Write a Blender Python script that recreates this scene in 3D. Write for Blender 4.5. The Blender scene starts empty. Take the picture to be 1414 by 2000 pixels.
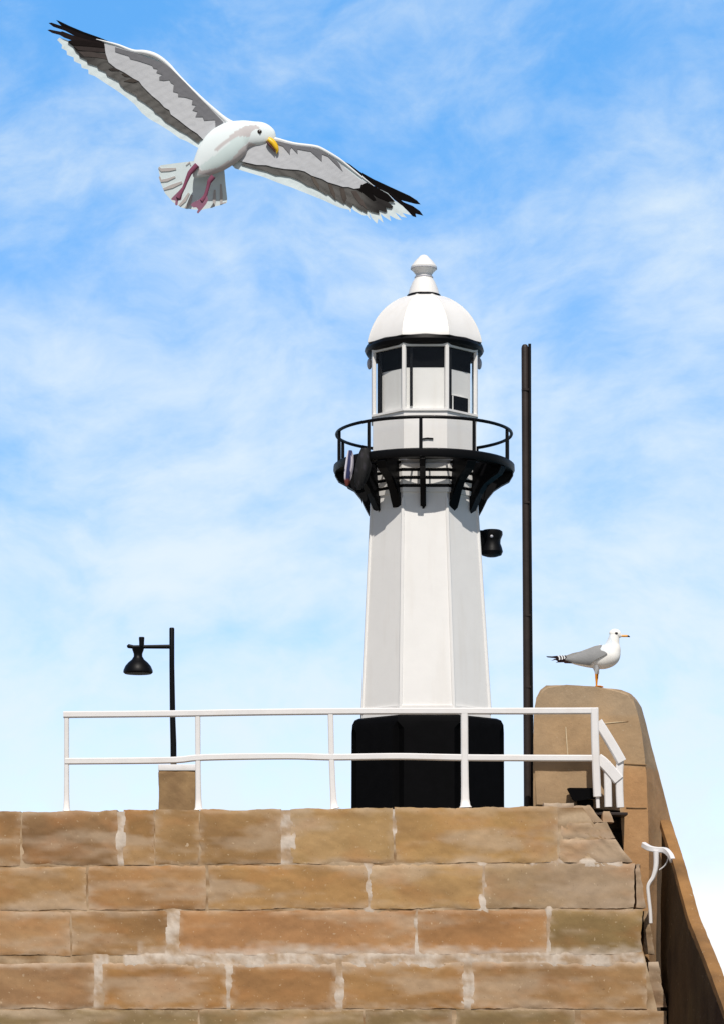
import bpy, bmesh, math, random
from mathutils import Vector, Matrix, noise
from math import radians, sin, cos, pi, sqrt
random.seed(7)
SC = bpy.context.scene
COL = SC.collection

# ------------------------------------------------------------------ camera, sky, sun
F = 5500.0            # focal length in photograph pixels (2000 high)
CX, HY, EYE = 707.0, 1950.0, 1.6
cam = bpy.data.cameras.new('camera')
cam.sensor_width = 36; cam.sensor_fit = 'AUTO'
cam.lens = 36 * F / 2000
cam.shift_y = (HY - 1000) / 2000
cam.clip_end = 12000; cam.clip_start = 0.1
co = bpy.data.objects.new('camera', cam); COL.objects.link(co)
co.location = (0, 0, EYE); co.rotation_euler = (radians(90), 0, 0)
SC.camera = co

SUN_EL, SUN_AZ = radians(53.5), radians(2.0)     # sun behind the viewer, a touch to the right
sl = bpy.data.lights.new('sun', 'SUN'); sl.energy = 2.95; sl.angle = radians(0.5); sl.color = (1, 0.94, 0.86)
so = bpy.data.objects.new('sun', sl); COL.objects.link(so)
dsun = Vector((sin(SUN_AZ) * cos(SUN_EL), -cos(SUN_AZ) * cos(SUN_EL), sin(SUN_EL)))
so.rotation_euler = dsun.to_track_quat('Z', 'Y').to_euler()
so.location = (0, -5, 30)

SC.view_settings.view_transform = 'Standard'
SC.view_settings.look = 'None'
SC.view_settings.exposure = 0.5
SC.view_settings.gamma = 1.0

def build_world():
    w = bpy.data.worlds.new('World'); SC.world = w; w.use_nodes = True
    nt = w.node_tree; N = nt.nodes; L = nt.links
    for n in list(N): N.remove(n)
    def new(t, **k):
        n = N.new(t)
        for a, b in k.items(): setattr(n, a, b)
        return n
    def math_(op, a, b=None, c=None, clamp=False):
        n = new('ShaderNodeMath', operation=op, use_clamp=clamp)
        for i, v in enumerate((a, b, c)):
            if v is None: continue
            if isinstance(v, (int, float)): n.inputs[i].default_value = v
            else: L.new(v, n.inputs[i])
        return n.outputs[0]
    def comb(x, y, z):
        n = new('ShaderNodeCombineXYZ')
        for i, v in enumerate((x, y, z)):
            if isinstance(v, (int, float)): n.inputs[i].default_value = v
            else: L.new(v, n.inputs[i])
        return n.outputs[0]
    def rng(v, a, b, c=0.0, d=1.0, smooth=True):
        n = new('ShaderNodeMapRange', interpolation_type='SMOOTHSTEP' if smooth else 'LINEAR')
        L.new(v, n.inputs[0])
        for i, q in enumerate((a, b, c, d)): n.inputs[i + 1].default_value = q
        return n.outputs[0]
    tc = new('ShaderNodeTexCoord')
    sep = new('ShaderNodeSeparateXYZ'); L.new(tc.outputs['Generated'], sep.inputs[0])
    dx, dy, dz = sep.outputs
    # the air is much clearer than a standard sea-level sky: look up the sky higher than the line of sight
    zz = math_('MULTIPLY_ADD', dz, 3.2, 0.06)
    nv = new('ShaderNodeVectorMath', operation='NORMALIZE'); L.new(comb(dx, dy, zz), nv.inputs[0])
    sky = new('ShaderNodeTexSky', sky_type='NISHITA')
    sky.sun_disc = False; sky.sun_elevation = SUN_EL; sky.sun_rotation = radians(180) - SUN_AZ
    sky.air_density = 1.15; sky.dust_density = 0.2; sky.ozone_density = 1.6; sky.altitude = 0
    L.new(nv.outputs[0], sky.inputs[0])
    gain = new('ShaderNodeMix', data_type='RGBA', blend_type='MULTIPLY'); gain.inputs[0].default_value = 1
    L.new(sky.outputs[0], gain.inputs[6])
    gm = new('ShaderNodeMix', data_type='RGBA'); L.new(rng(dz, 0.02, 0.30), gm.inputs[0])
    gm.inputs[6].default_value = GAIN_LOW; gm.inputs[7].default_value = SKY_GAIN; L.new(gm.outputs[2], gain.inputs[7])
    # wind-drawn thin cloud
    warp = new('ShaderNodeTexNoise'); warp.inputs['Scale'].default_value = 9; warp.inputs['Detail'].default_value = 3
    L.new(tc.outputs['Generated'], warp.inputs['Vector'])
    ws = new('ShaderNodeSeparateXYZ'); L.new(warp.outputs['Color'], ws.inputs[0])
    ux = math_('MULTIPLY_ADD', math_('SUBTRACT', ws.outputs[0], 0.5), 0.07, dx)
    vz = math_('MULTIPLY_ADD', math_('SUBTRACT', ws.outputs[1], 0.5), 0.05, dz)
    p1 = comb(math_('MULTIPLY_ADD', vz, 0.35, ux), math_('MULTIPLY', dy, 0.3), math_('MULTIPLY_ADD', ux, -0.35, math_('MULTIPLY', vz, 1.75)))
    n1 = new('ShaderNodeTexNoise'); n1.inputs['Scale'].default_value = 13; n1.inputs['Detail'].default_value = 9
    n1.inputs['Roughness'].default_value = 0.56
    off = new('ShaderNodeVectorMath', operation='ADD'); L.new(p1, off.inputs[0]); off.inputs[1].default_value = CLOUD_OFF
    L.new(off.outputs[0], n1.inputs['Vector'])
    n2 = new('ShaderNodeTexNoise'); n2.inputs['Scale'].default_value = 46; n2.inputs['Detail'].default_value = 8
    n2.inputs['Roughness'].default_value = 0.62
    L.new(off.outputs[0], n2.inputs['Vector'])
    nn = math_('MULTIPLY_ADD', n2.outputs[0], 0.34, math_('MULTIPLY', n1.outputs[0], 0.66))
    # more cloud low down, clear above
    bias = rng(dz, 0.34, 0.06, -0.14, 0.26, smooth=False)
    def blob(px, py, sx, sy, amp):
        a = math_('DIVIDE', math_('SUBTRACT', dx, (px - CX) / F), sx / F)
        b = math_('DIVIDE', math_('SUBTRACT', dz, (HY - py) / F), sy / F)
        r2 = math_('ADD', math_('MULTIPLY', a, a), math_('MULTIPLY', b, b))
        return math_('MULTIPLY', math_('EXPONENT', math_('MULTIPLY', r2, -1.0)), amp)
    acc = math_('ADD', nn, bias)
    for bl in BLOBS: acc = math_('ADD', acc, blob(*bl))
    cov = rng(acc, 0.27, 0.85, 0.0, 0.93)
    mix = new('ShaderNodeMix', data_type='RGBA'); L.new(cov, mix.inputs[0]); L.new(gain.outputs[2], mix.inputs[6])
    mix.inputs[7].default_value = (3.82, 4.34, 4.66, 1)
    # pale band of sea haze low on the horizon
    hz = rng(dz, 0.052, 0.028, 0, 0.93)
    mh = new('ShaderNodeMix', data_type='RGBA'); L.new(hz, mh.inputs[0]); L.new(mix.outputs[2], mh.inputs[6])
    mh.inputs[7].default_value = (5.0, 5.0, 5.0, 1)
    # bright cloudy sky kept ahead; overhead and behind it is dimmed to cut ambient
    clear = new('ShaderNodeTexSky', sky_type='NISHITA'); clear.sun_disc = False  # sky for overhead and behind, dimmed below to cut ambient
    clear.sun_elevation = SUN_EL; clear.sun_rotation = radians(180) - SUN_AZ; clear.dust_density = .3; clear.air_density = .8
    cl = new('ShaderNodeMix', data_type='RGBA', blend_type='MULTIPLY'); cl.inputs[0].default_value = 1
    L.new(clear.outputs[0], cl.inputs[6]); cl.inputs[7].default_value = (.48, .40, .34, 1)
    fr = new('ShaderNodeMix', data_type='RGBA'); L.new(math_('MULTIPLY', rng(dy, .15, .7), rng(dz, .72, .42)), fr.inputs[0])
    L.new(cl.outputs[2], fr.inputs[6]); L.new(mh.outputs[2], fr.inputs[7]); mh = fr
    bg = new('ShaderNodeBackground'); bg.inputs[1].default_value = 0.15
    L.new(mh.outputs[2], bg.inputs[0])
    out = new('ShaderNodeOutputWorld'); L.new(bg.outputs[0], out.inputs[0])
SKY_GAIN = (.74, 1.44, 1.70, 1)
GAIN_LOW = (1.5, 1.5, 1.72, 1)
CLOUD_OFF = (3.1, 1.7, 0.4)
BLOBS = [(1330, 420, 160, 120, .10), (1330, 60, 120, 120, .12), (620, 600, 330, 190, .08), (1080, 480, 260, 160, .06), (1290, 880, 160, 160, .07), (60, 870, 160, 90, -.05), (480, 1270, 160, 60, -.05), (250, 420, 260, 90, .07), (420, 1100, 420, 100, .12), (200, 780, 220, 90, .06), (1050, 820, 260, 120, .06), (1250, 1060, 220, 60, .08),
         (60, 600, 170, 60, -.06), (1180, 200, 220, 160, -.03), (420, 850, 240, 60, -.06), (560, 1260, 230, 60, -.08)]
build_world()

# ------------------------------------------------------------------ helpers
def P(px, py, D):
    return Vector(((px - CX) * D / F, D, EYE + (HY - py) * D / F))

def lin(h):
    h = h.lstrip('#'); r = []
    for i in (0, 2, 4):
        c = int(h[i:i + 2], 16) / 255
        r.append(c / 12.92 if c <= .04045 else ((c + .055) / 1.055) ** 2.4)
    return tuple(r)

def mixc(a, b, t): return tuple(x + (y - x) * t for x, y in zip(a, b))

def finish(name, bm, mats, parent=None, sharp=35, smooth=True):
    bmesh.ops.recalc_face_normals(bm, faces=bm.faces)
    if smooth:
        for f in bm.faces: f.smooth = True
        th = radians(sharp)
        for e in bm.edges:
            e.smooth = not (len(e.link_faces) == 2 and e.calc_face_angle(0) > th)
    me = bpy.data.meshes.new(name); bm.to_mesh(me); bm.free()
    for m in (mats if isinstance(mats, (list, tuple)) else [mats]): me.materials.append(m)
    o = bpy.data.objects.new(name, me); COL.objects.link(o)
    if parent:
        o.parent = parent
        me.transform(Matrix.Translation(-world_loc(parent)))
    return o

def world_loc(o):
    v = Vector(o.location)
    while o.parent:
        o = o.parent; v += Vector(o.location)
    return v

def tag(o, label, cat, group=None, kind=None):
    if label: o['label'] = label
    if cat: o['category'] = cat
    if group: o['group'] = group
    if kind: o['kind'] = kind
    return o

def thing(name, loc, label, cat, group=None):
    o = bpy.data.objects.new(name, None); COL.objects.link(o); o.location = loc
    o.empty_display_size = .2
    return tag(o, label, cat, group)

def circ(n, r, ph=0.0): return [(r * cos(ph + 2 * pi * i / n), r * sin(ph + 2 * pi * i / n)) for i in range(n)]
def rect(w, h, r=None):
    r = r if r is not None else min(w, h) * .16
    a, b = w / 2, h / 2
    return [(a, -b + r), (a, b - r), (a - r, b), (-a + r, b), (-a, b - r), (-a, -b + r), (-a + r, -b), (a - r, -b)]

def sweep(bm, pts, sect, up=(0, 0, 1), scale=None, cap=True, mi=0):
    pts = [Vector(p) for p in pts]; up = Vector(up); rings = []
    n = len(pts)
    for i, p in enumerate(pts):
        t = (pts[min(i + 1, n - 1)] - pts[max(i - 1, 0)]).normalized()
        u = up if abs(t.dot(up.normalized())) < .97 else Vector((0, 1, 0))
        s = t.cross(u).normalized(); v = s.cross(t).normalized()
        k = scale[i] if scale else 1.0
        rings.append([bm.verts.new(p + s * a * k + v * b * k) for a, b in sect])
    m = len(sect)
    for i in range(n - 1):
        for j in range(m):
            f = bm.faces.new((rings[i][j], rings[i][(j + 1) % m], rings[i + 1][(j + 1) % m], rings[i + 1][j])); f.material_index = mi
    if cap:
        for r in (rings[0][::-1], rings[-1]):
            f = bm.faces.new(r); f.material_index = mi
    return rings

def lathe(bm, prof, seg, c=(0, 0), ph=0.0, apothem=False, closed=False, mi=0):
    k = 1 / cos(pi / seg) if apothem else 1.0
    rings = []
    for r, z in prof:
        if r < 1e-6: rings.append([bm.verts.new((c[0], c[1], z))])
        else: rings.append([bm.verts.new((c[0] + r * k * cos(ph + 2 * pi * i / seg), c[1] + r * k * sin(ph + 2 * pi * i / seg), z)) for i in range(seg)])
    pairs = list(zip(rings, rings[1:])) + ([(rings[-1], rings[0])] if closed else [])
    for A, B in pairs:
        for j in range(seg):
            j2 = (j + 1) % seg
            if len(A) == 1 and len(B) == 1: continue
            if len(A) == 1: vs = (A[0], B[j2], B[j])
            elif len(B) == 1: vs = (A[j], A[j2], B[0])
            else: vs = (A[j], A[j2], B[j2], B[j])
            bm.faces.new(vs).material_index = mi
    if not closed:
        for r in (rings[0], rings[-1]):
            if len(r) > 2: bm.faces.new(r).material_index = mi
    return rings

def box(bm, c, s, bev=0.0, rot=None, mi=0):
    r = bmesh.ops.create_cube(bm, size=1)
    vs = r['verts']
    M = Matrix.Translation(Vector(c)) @ (rot.to_4x4() if rot else Matrix.Identity(4)) @ Matrix.Diagonal((*s, 1))
    bmesh.ops.transform(bm, matrix=M, verts=vs)
    fs = {f for v in vs for f in v.link_faces}
    for f in fs: f.material_index = mi
    if bev:
        es = {e for v in vs for e in v.link_edges}
        bmesh.ops.bevel(bm, geom=list(es), offset=bev, segments=2, affect='EDGES', profile=.6)

def prism(bm, A, B, mi=0):
    va = [bm.verts.new(p) for p in A]; vb = [bm.verts.new(p) for p in B]
    n = len(va); fs = [bm.faces.new(va), bm.faces.new(vb[::-1])]
    for i in range(n): fs.append(bm.faces.new((va[i], vb[i], vb[(i + 1) % n], va[(i + 1) % n])))
    for f in fs: f.material_index = mi
    return va, vb

def inside(p, poly):
    x, y = p; c = False; n = len(poly)
    for i in range(n):
        x1, y1 = poly[i]; x2, y2 = poly[i - 1]
        if (y1 > y) != (y2 > y) and x < (x2 - x1) * (y - y1) / (y2 - y1) + x1: c = not c
    return c

def catmull(st, per):
    out = []; n = len(st)
    for i in range(n - 1):
        p0, p1, p2, p3 = st[max(i - 1, 0)], st[i], st[i + 1], st[min(i + 2, n - 1)]
        for k in range(per):
            t = k / per
            out.append(tuple(.5 * (2 * b + (c - a) * t + (2 * a - 5 * b + 4 * c - d) * t * t + (3 * b - a - 3 * c + d) * t ** 3)
                             for a, b, c, d in zip(p0, p1, p2, p3)))
    out.append(tuple(st[-1])); return out

# ------------------------------------------------------------------ materials
def mat(name, col=(.5, .5, .5), rough=.6, metal=0, bump=0, bscale=40, var=0, vscale=6, attr=None, speck=None, spec=.5, streak=None, bdist=.01):
    m = bpy.data.materials.new(name); m.use_nodes = True
    nt = m.node_tree; N, L = nt.nodes, nt.links
    b = N['Principled BSDF']
    b.inputs['Roughness'].default_value = rough; b.inputs['Metallic'].default_value = metal
    b.inputs['Specular IOR Level'].default_value = spec
    tc = N.new('ShaderNodeTexCoord')
    if attr:
        a = N.new('ShaderNodeAttribute'); a.attribute_name = attr; csock = a.outputs['Color']
    else:
        a = N.new('ShaderNodeRGB'); a.outputs[0].default_value = (*col, 1); csock = a.outputs[0]
    def mul(cs, lo, hi, src):
        r = N.new('ShaderNodeMapRange'); L.new(src, r.inputs[0])
        r.inputs[1].default_value = .3; r.inputs[2].default_value = .7; r.inputs[3].default_value = lo; r.inputs[4].default_value = hi
        x = N.new('ShaderNodeMix'); x.data_type = 'RGBA'; x.blend_type = 'MULTIPLY'; x.inputs[0].default_value = 1
        L.new(cs, x.inputs[6]); L.new(r.outputs[0], x.inputs[7]); return x.outputs[2]
    if var:
        n = N.new('ShaderNodeTexNoise'); n.inputs['Scale'].default_value = vscale; n.inputs['Detail'].default_value = 6
        n.inputs['Roughness'].default_value = .65
        L.new(tc.outputs['Object'], n.inputs['Vector']); csock = mul(csock, 1 - var, 1 + var * .6, n.outputs[0])
    if streak:
        mp = N.new('ShaderNodeMapping'); mp.inputs['Scale'].default_value = streak[1]
        L.new(tc.outputs['Object'], mp.inputs[0])
        n = N.new('ShaderNodeTexNoise'); n.inputs['Scale'].default_value = 1; n.inputs['Detail'].default_value = 5
        L.new(mp.outputs[0], n.inputs['Vector'])
        r = N.new('ShaderNodeMapRange'); L.new(n.outputs[0], r.inputs[0]); r.inputs[1].default_value = .52; r.inputs[2].default_value = .72
        r.inputs[3].default_value = 0; r.inputs[4].default_value = streak[2]
        x = N.new('ShaderNodeMix'); x.data_type = 'RGBA'; L.new(r.outputs[0], x.inputs[0]); L.new(csock, x.inputs[6])
        x.inputs[7].default_value = (*streak[0], 1); csock = x.outputs[2]
    if speck:
        for (sc, thr, amt, c) in speck:
            n = N.new('ShaderNodeTexNoise'); n.inputs['Scale'].default_value = sc; n.inputs['Detail'].default_value = 3
            L.new(tc.outputs['Object'], n.inputs['Vector'])
            r = N.new('ShaderNodeMapRange'); L.new(n.outputs[0], r.inputs[0]); r.inputs[1].default_value = thr; r.inputs[2].default_value = thr + .06
            r.inputs[3].default_value = 0; r.inputs[4].default_value = amt
            x = N.new('ShaderNodeMix'); x.data_type = 'RGBA'; L.new(r.outputs[0], x.inputs[0]); L.new(csock, x.inputs[6])
            x.inputs[7].default_value = (*c, 1); csock = x.outputs[2]
    L.new(csock, b.inputs['Base Color'])
    if bump:
        n = N.new('ShaderNodeTexNoise'); n.inputs['Scale'].default_value = bscale; n.inputs['Detail'].default_value = 8
        n.inputs['Roughness'].default_value = .6
        L.new(tc.outputs['Object'], n.inputs['Vector'])
        bu = N.new('ShaderNodeBump'); bu.inputs['Strength'].default_value = bump; bu.inputs['Distance'].default_value = bdist
        L.new(n.outputs[0], bu.inputs['Height']); L.new(bu.outputs[0], b.inputs['Normal'])
    return m

STONE = mat('sandstone', attr='tint', rough=.9, bump=.2, bscale=14, var=.10, vscale=5, spec=.2, bdist=.02,
            speck=[(17, .69, .4, (.62, .50, .36)), (26, .66, .55, (.62, .48, .32)), (38, .67, .5, (.16, .09, .045))])
PIERM = mat('pier_stone', attr='tint', rough=.9, bump=.4, bscale=18, var=.16, vscale=4, spec=.2, bdist=.015,
            speck=[(30, .69, .5, (.6, .5, .38)), (44, .69, .4, (.14, .09, .05))])
MORTAR = mat('lime_mortar', attr='tint', rough=.95, bump=.3, bscale=30, var=.2, vscale=9, spec=.1)
WHITE = mat('white_paint', (.835, .825, .81), rough=.42, bump=.10, bscale=5, var=.035, vscale=1.6, bdist=.02,
            streak=((.60, .54, .47), (5, 5, .55), .16))
RAILW = mat('white_rail_paint', (.80, .79, .79), rough=.4, var=.06, vscale=3, bump=.1, bscale=30, streak=((.5, .42, .34), (3, 3, 3), .25))
BLACK = mat('black_paint', (.0035, .0035, .0045), rough=.45, bump=.15, bscale=20, var=.3, vscale=8, spec=.15)
PLINB = mat('black_bitumen_paint', (.0025, .0025, .003), rough=.75, bump=.2, bscale=12, var=.3, vscale=5, spec=.05)
POLEM = mat('pole_brown', (.030, .021, .018), rough=.55, var=.35, vscale=4, bump=.2, bscale=25, spec=.3)
FEATH = mat('feathers', attr='tint', rough=.9, bump=.05, bscale=40, var=.02, vscale=12, spec=.08, bdist=.003)
BEAKY = mat('beak_yellow', (.84, .52, .015), rough=.4, var=.08, vscale=40)
BEAKO = mat('beak_orange', (.78, .33, .02), rough=.4, var=.08, vscale=40)
MOUTH = mat('mouth_dark_red', (.07, .012, .01), rough=.5)
EYEM = mat('eye_dark', (.035, .022, .018), rough=.12)
PUPIL = mat('pupil_black', (.004, .004, .004), rough=.08)
SEAM = mat('grey_seam', (.74, .73, .71), rough=.6)
GREYM = mat('grey_lamp_glass', (.5, .5, .55), rough=.2, var=.1)
CONC = mat('concrete', (.20, .175, .14), rough=.9, bump=.4, bscale=12, var=.25, vscale=1.2, spec=.2)
SEA = mat('sea_water', (.03, .10, .13), rough=.12, bump=.5, bscale=1.2, var=.2, vscale=.4)
FLAGM = mat('flag_cloth', attr='tint', rough=.8, bump=.3, bscale=60, var=.1, vscale=20)

def glass_mat():
    m = bpy.data.materials.new('window_glass'); m.use_nodes = True
    nt = m.node_tree; N, L = nt.nodes, nt.links
    for n in list(N): N.remove(n)
    t = N.new('ShaderNodeBsdfTransparent'); t.inputs[0].default_value = (.992, .996, .995, 1)
    g = N.new('ShaderNodeBsdfGlossy'); g.inputs['Roughness'].default_value = .03
    lw = N.new('ShaderNodeLayerWeight'); lw.inputs[0].default_value = .5
    pw = N.new('ShaderNodeMath'); pw.operation = 'POWER'; L.new(lw.outputs['Facing'], pw.inputs[0]); pw.inputs[1].default_value = 4
    fr = N.new('ShaderNodeMath'); fr.operation = 'MULTIPLY_ADD'; L.new(pw.outputs[0], fr.inputs[0]); fr.inputs[1].default_value = .6; fr.inputs[2].default_value = .012
    x = N.new('ShaderNodeMixShader'); L.new(fr.outputs[0], x.inputs[0]); L.new(t.outputs[0], x.inputs[1]); L.new(g.outputs[0], x.inputs[2])
    o = N.new('ShaderNodeOutputMaterial'); L.new(x.outputs[0], o.inputs[0]); return m
GLASS = glass_mat()

def paint(bm, fn):
    lay = bm.verts.layers.float_color.get('tint') or bm.verts.layers.float_color.new('tint')
    for v in bm.verts: v[lay] = (*fn(v), 1)

# ------------------------------------------------------------------ the setting: sea, ground, quay
QZ = 3.60
def sheet(name, x0, x1, y0, y1, z, m):
    bm = bmesh.new()
    bm.faces.new([bm.verts.new(p) for p in ((x0, y0, z), (x1, y0, z), (x1, y1, z), (x0, y1, z))])
    o = finish(name, bm, m, smooth=False); o['kind'] = 'structure'; return o
sheet('water', -6000, 6000, -6000, 9000, -1.2, SEA)
bm = bmesh.new(); box(bm, (-15, 5, -.9), (60, 56, 1.8), .05); o = finish('ground', bm, CONC); o['kind'] = 'structure'
bm = bmesh.new()
box(bm, (-13.75, 51.3, 1.0), (33.9, 39.4, 5.2 - .002), .02)            # body of the quay, set back behind the facing wall
box(bm, (-14.32, 30.99, QZ - .07), (32.56, 1.15, .14), .015)
box(bm, (2.6, 31.3, QZ - .07), (1.0, .56, .14), .01)            # deck slab reaching over the recess
o = finish('quay', bm, CONC); o['kind'] = 'structure'

# ------------------------------------------------------------------ harbour wall of coursed sandstone
DW = 30.0
def tilt(px, py): return py + 6.0 * (1 - px / 700) * (HY - py) / 370
courses = [
 (1579, 1686, [(-60, 41, 'a07a50'), (44, 231, '8c6c4a'), (243, 302, '9b7649'), (305, 389, '9d7b50'), (392, 550, '9f7c50'), (568, 768, 'b08f5f'), (772, 1088, 'ba945f')]),
 (1689, 1775, [(-60, 170, 'ae885a'), (174, 403, 'aa8053'), (408, 718, 'b68d59'), (722, 941, 'bd9865'), (946, 1238, 'a98f6e')]),
 (1778, 1865, [(-60, 138, 'a9825a'), (142, 328, '9b754a'), (352, 811, 'b5865a'), (816, 1068, 'b48455'), (1072, 1252, '90794f')]),
 (1880, 1970, [(-60, 186, '9d7956'), (202, 444, 'a87c4a'), (452, 657, 'a67b4e'), (670, 905, 'a87f4f'), (920, 1262, 'a9845a')]),
 (1973, 2062, [(-60, 388, '8f7c57'), (392, 708, '8a7651'), (712, 882, '8c7852'), (889, 1122, '88744f'), (1132, 1302, 'a17d52')]),
 (2068, 2156, [(-60, 220, '967551'), (226, 560, '9b7a52'), (566, 930, '947450'), (936, 1318, '9b7852')]),
 (2162, 2255, [(-60, 360, '967551'), (366, 760, '9b7a52'), (766, 1330, '947450')]),
]
PALE = lin('d3c6ba')
def stone_block(bm, cols, x0, x1, y0, y1, hexc, D=DW, seed=0, rough=.55, skew=0.0, smear=1.0, back=.34, edge=1.0, rake=0.0):
    """one dressed block: a rough gridded face with worn arrises"""
    nx = max(3, int((x1 - x0) / 5)); ny = max(3, int((y1 - y0) / 5))
    base = mixc(tuple(q * .90 for q in lin(hexc)), lin('a88d6e'), .12); G = []
    for j in range(ny + 1):
        row = []
        for i in range(nx + 1):
            u, v = i / nx, j / ny
            y = y0 + (y1 - y0) * v; xr = x1 + rake * (y - y0); x = x0 + (xr - x0) * u
            e = min((x - x0), (xr - x), (y - y0), (y1 - y))
            w1 = noise.noise(Vector((x * .03, y * .03, seed * 3.1))); w2 = noise.noise(Vector((x * .11, y * .11, seed * 1.7 + 9)))
            fade = max(0, 1 - e / 14)
            px = x + (w1 * 2.6 + w2 * 1.4) * fade * edge + skew * (v - .5)
            py = tilt(x, y) + (noise.noise(Vector((x * .02, seed, y * .02 + 4))) * 2.6 + w2 * 1.3) * fade * edge
            d = (w1 * .014 + w2 * .010 + noise.noise(Vector((x * .3, y * .3, seed))) * .005) * rough
            d += .011 * max(0, 1 - e / 5) ** 2 * max(.12, min(1, .45 + 1.5 * noise.noise(Vector((x * .013, y * .04, 77.0)))))
            vtx = bm.verts.new(P(px, py, D + d)); row.append(vtx)
            # stains and old mortar wash, drawn out along the bed as the trowel left them
            c = base
            b1 = noise.fractal(Vector((x * .006 + seed * 2, y * .018, 1.3)), 1, 2, 4)
            c = mixc(c, mixc(base, lin('6b4f36'), .75), max(0, min(1, b1 * 1.1)) * .55)
            c = mixc(c, lin('c9a67a'), max(0, min(1, -b1 * 1.0)) * .38)
            # lime wash and salt bloom that run across several courses
            g1 = noise.fractal(Vector((x * .0045, y * .021, 55.0)), 1, 2, 5); g2 = noise.noise(Vector((x * .05 + y * .02, y * .11, 61.0)))
            c = mixc(c, lin('bda890'), max(0, min(1, (g1 - .02) * 2.2 + g2 * .25)) * .55)
            if y0 == 1778 and x > 270: c = mixc(c, lin('d6cabd'), max(0, min(1, 1 - (1868 - y) / (16 + 16 * (g1 + .6)) + g2 * .5)) * .75)
            if y0 == 1880: c = mixc(c, lin('d0c0ae'), max(0, min(1, 1 - (y - 1880) / (8 + 9 * (g2 + .5)))) * .5)
            if x > 1000 and y < 1780: c = mixc(c, lin('ab9680'), max(0, min(1, (x - 1000) / 130 + g2 * .5)) * .55)
            b2 = noise.fractal(Vector((x * .012, y * .03 + seed, 7.7)), 1, 2, 4)
            c = mixc(c, lin('b97c48'), max(0, min(1, b2)) * .3)
            sm = max(0, 1 - e / (9 + 14 * max(0, .3 + noise.noise(Vector((x * .018, y * .05, 21 + seed))))))
            sm *= max(0, min(1, .5 + 1.3 * noise.fractal(Vector((x * .03, y * .09, 31.0)), 1, 2, 3)))
            c = mixc(c, lin('cdb9a3'), min(.8, sm * .40 * smear))
            cols[vtx] = c
        G.append(row)
    for j in range(ny):
        for i in range(nx): bm.faces.new((G[j][i], G[j + 1][i], G[j + 1][i + 1], G[j][i + 1]))
    rim = G[0] + [G[j][nx] for j in range(1, ny + 1)] + G[ny][-2::-1] + [G[j][0] for j in range(ny - 1, 0, -1)]
    bk = []
    for v in rim:
        nv = bm.verts.new(v.co + Vector((0, back, 0))); cols[nv] = cols[v]; bk.append(nv)
    for k in range(len(rim)): bm.faces.new((rim[k], rim[(k + 1) % len(rim)], bk[(k + 1) % len(rim)], bk[k]))
    bm.faces.new(bk)

wall = thing('stone_wall', P(600, 1950, DW) * 1.0, 'broad coursed sandstone harbour wall with pale smeared mortar, carrying the white railing', 'wall')
wall.location.z = 0
bm = bmesh.new(); cols = {}; lay = bm.verts.layers.float_color.new('tint')
k = 0
for y0, y1, bl in courses:
    for x0, x1, hx in bl:
        k += 1; stone_block(bm, cols, x0, x1, y0, y1, hx, seed=k, smear=1.5 if 1779 <= y0 <= 1880 else 1.0)
# the wide joints are packed with narrow pinnings
for x0, x1, y0, y1, hx in ((331, 349, 1781, 1862, 'b59a72'), (189, 203, 1884, 1960, '97795c')):
    k += 1; stone_block(bm, cols, x0, x1, y0, y1, hx, seed=k, D=DW + .02, smear=2)
# broken right-hand corner of the top course: odd fillets and rubble
for x0, x1, y0, y1, hx, D, rk in ((1093, 1152, 1580, 1609, 'a98a63', DW + .02, .9), (1095, 1186, 1610, 1641, 'ad906a', DW + .005, .45), (1092, 1200, 1642, 1687, 'a98d6a', DW, .8), (1176, 1190, 1588, 1609, '8a6d4c', DW + .09, .4)):
    k += 1; stone_block(bm, cols, x0, x1, y0, y1, hx, D=D, seed=k, rake=rk, rough=1.3, edge=1.7)
k += 1; stone_block(bm, cols, 1062, 1119, 1572, 1582, 'd8cbb8', seed=k, rough=1.2, edge=1.3, D=DW + .012, back=.2)
for x0, x1, y0, y1, hx, D, rk in ((1242, 1250, 1692, 1774, '8f7455', DW + .05, .12), (1256, 1265, 1780, 1865, '8c7458', DW + .06, .14), (1266, 1284, 1880, 1968, '8d7760', DW + .06, .2), (1306, 1324, 1973, 2060, '84694e', DW + .07, .2)):
    k += 1; stone_block(bm, cols, x0, x1, y0, y1, hx, D=D, seed=k, rake=rk, rough=1.2, edge=1.3)
for v in bm.verts: v[lay] = (*cols[v], 1)
finish('stone_blocks', bm, STONE, wall, sharp=50)
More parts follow.
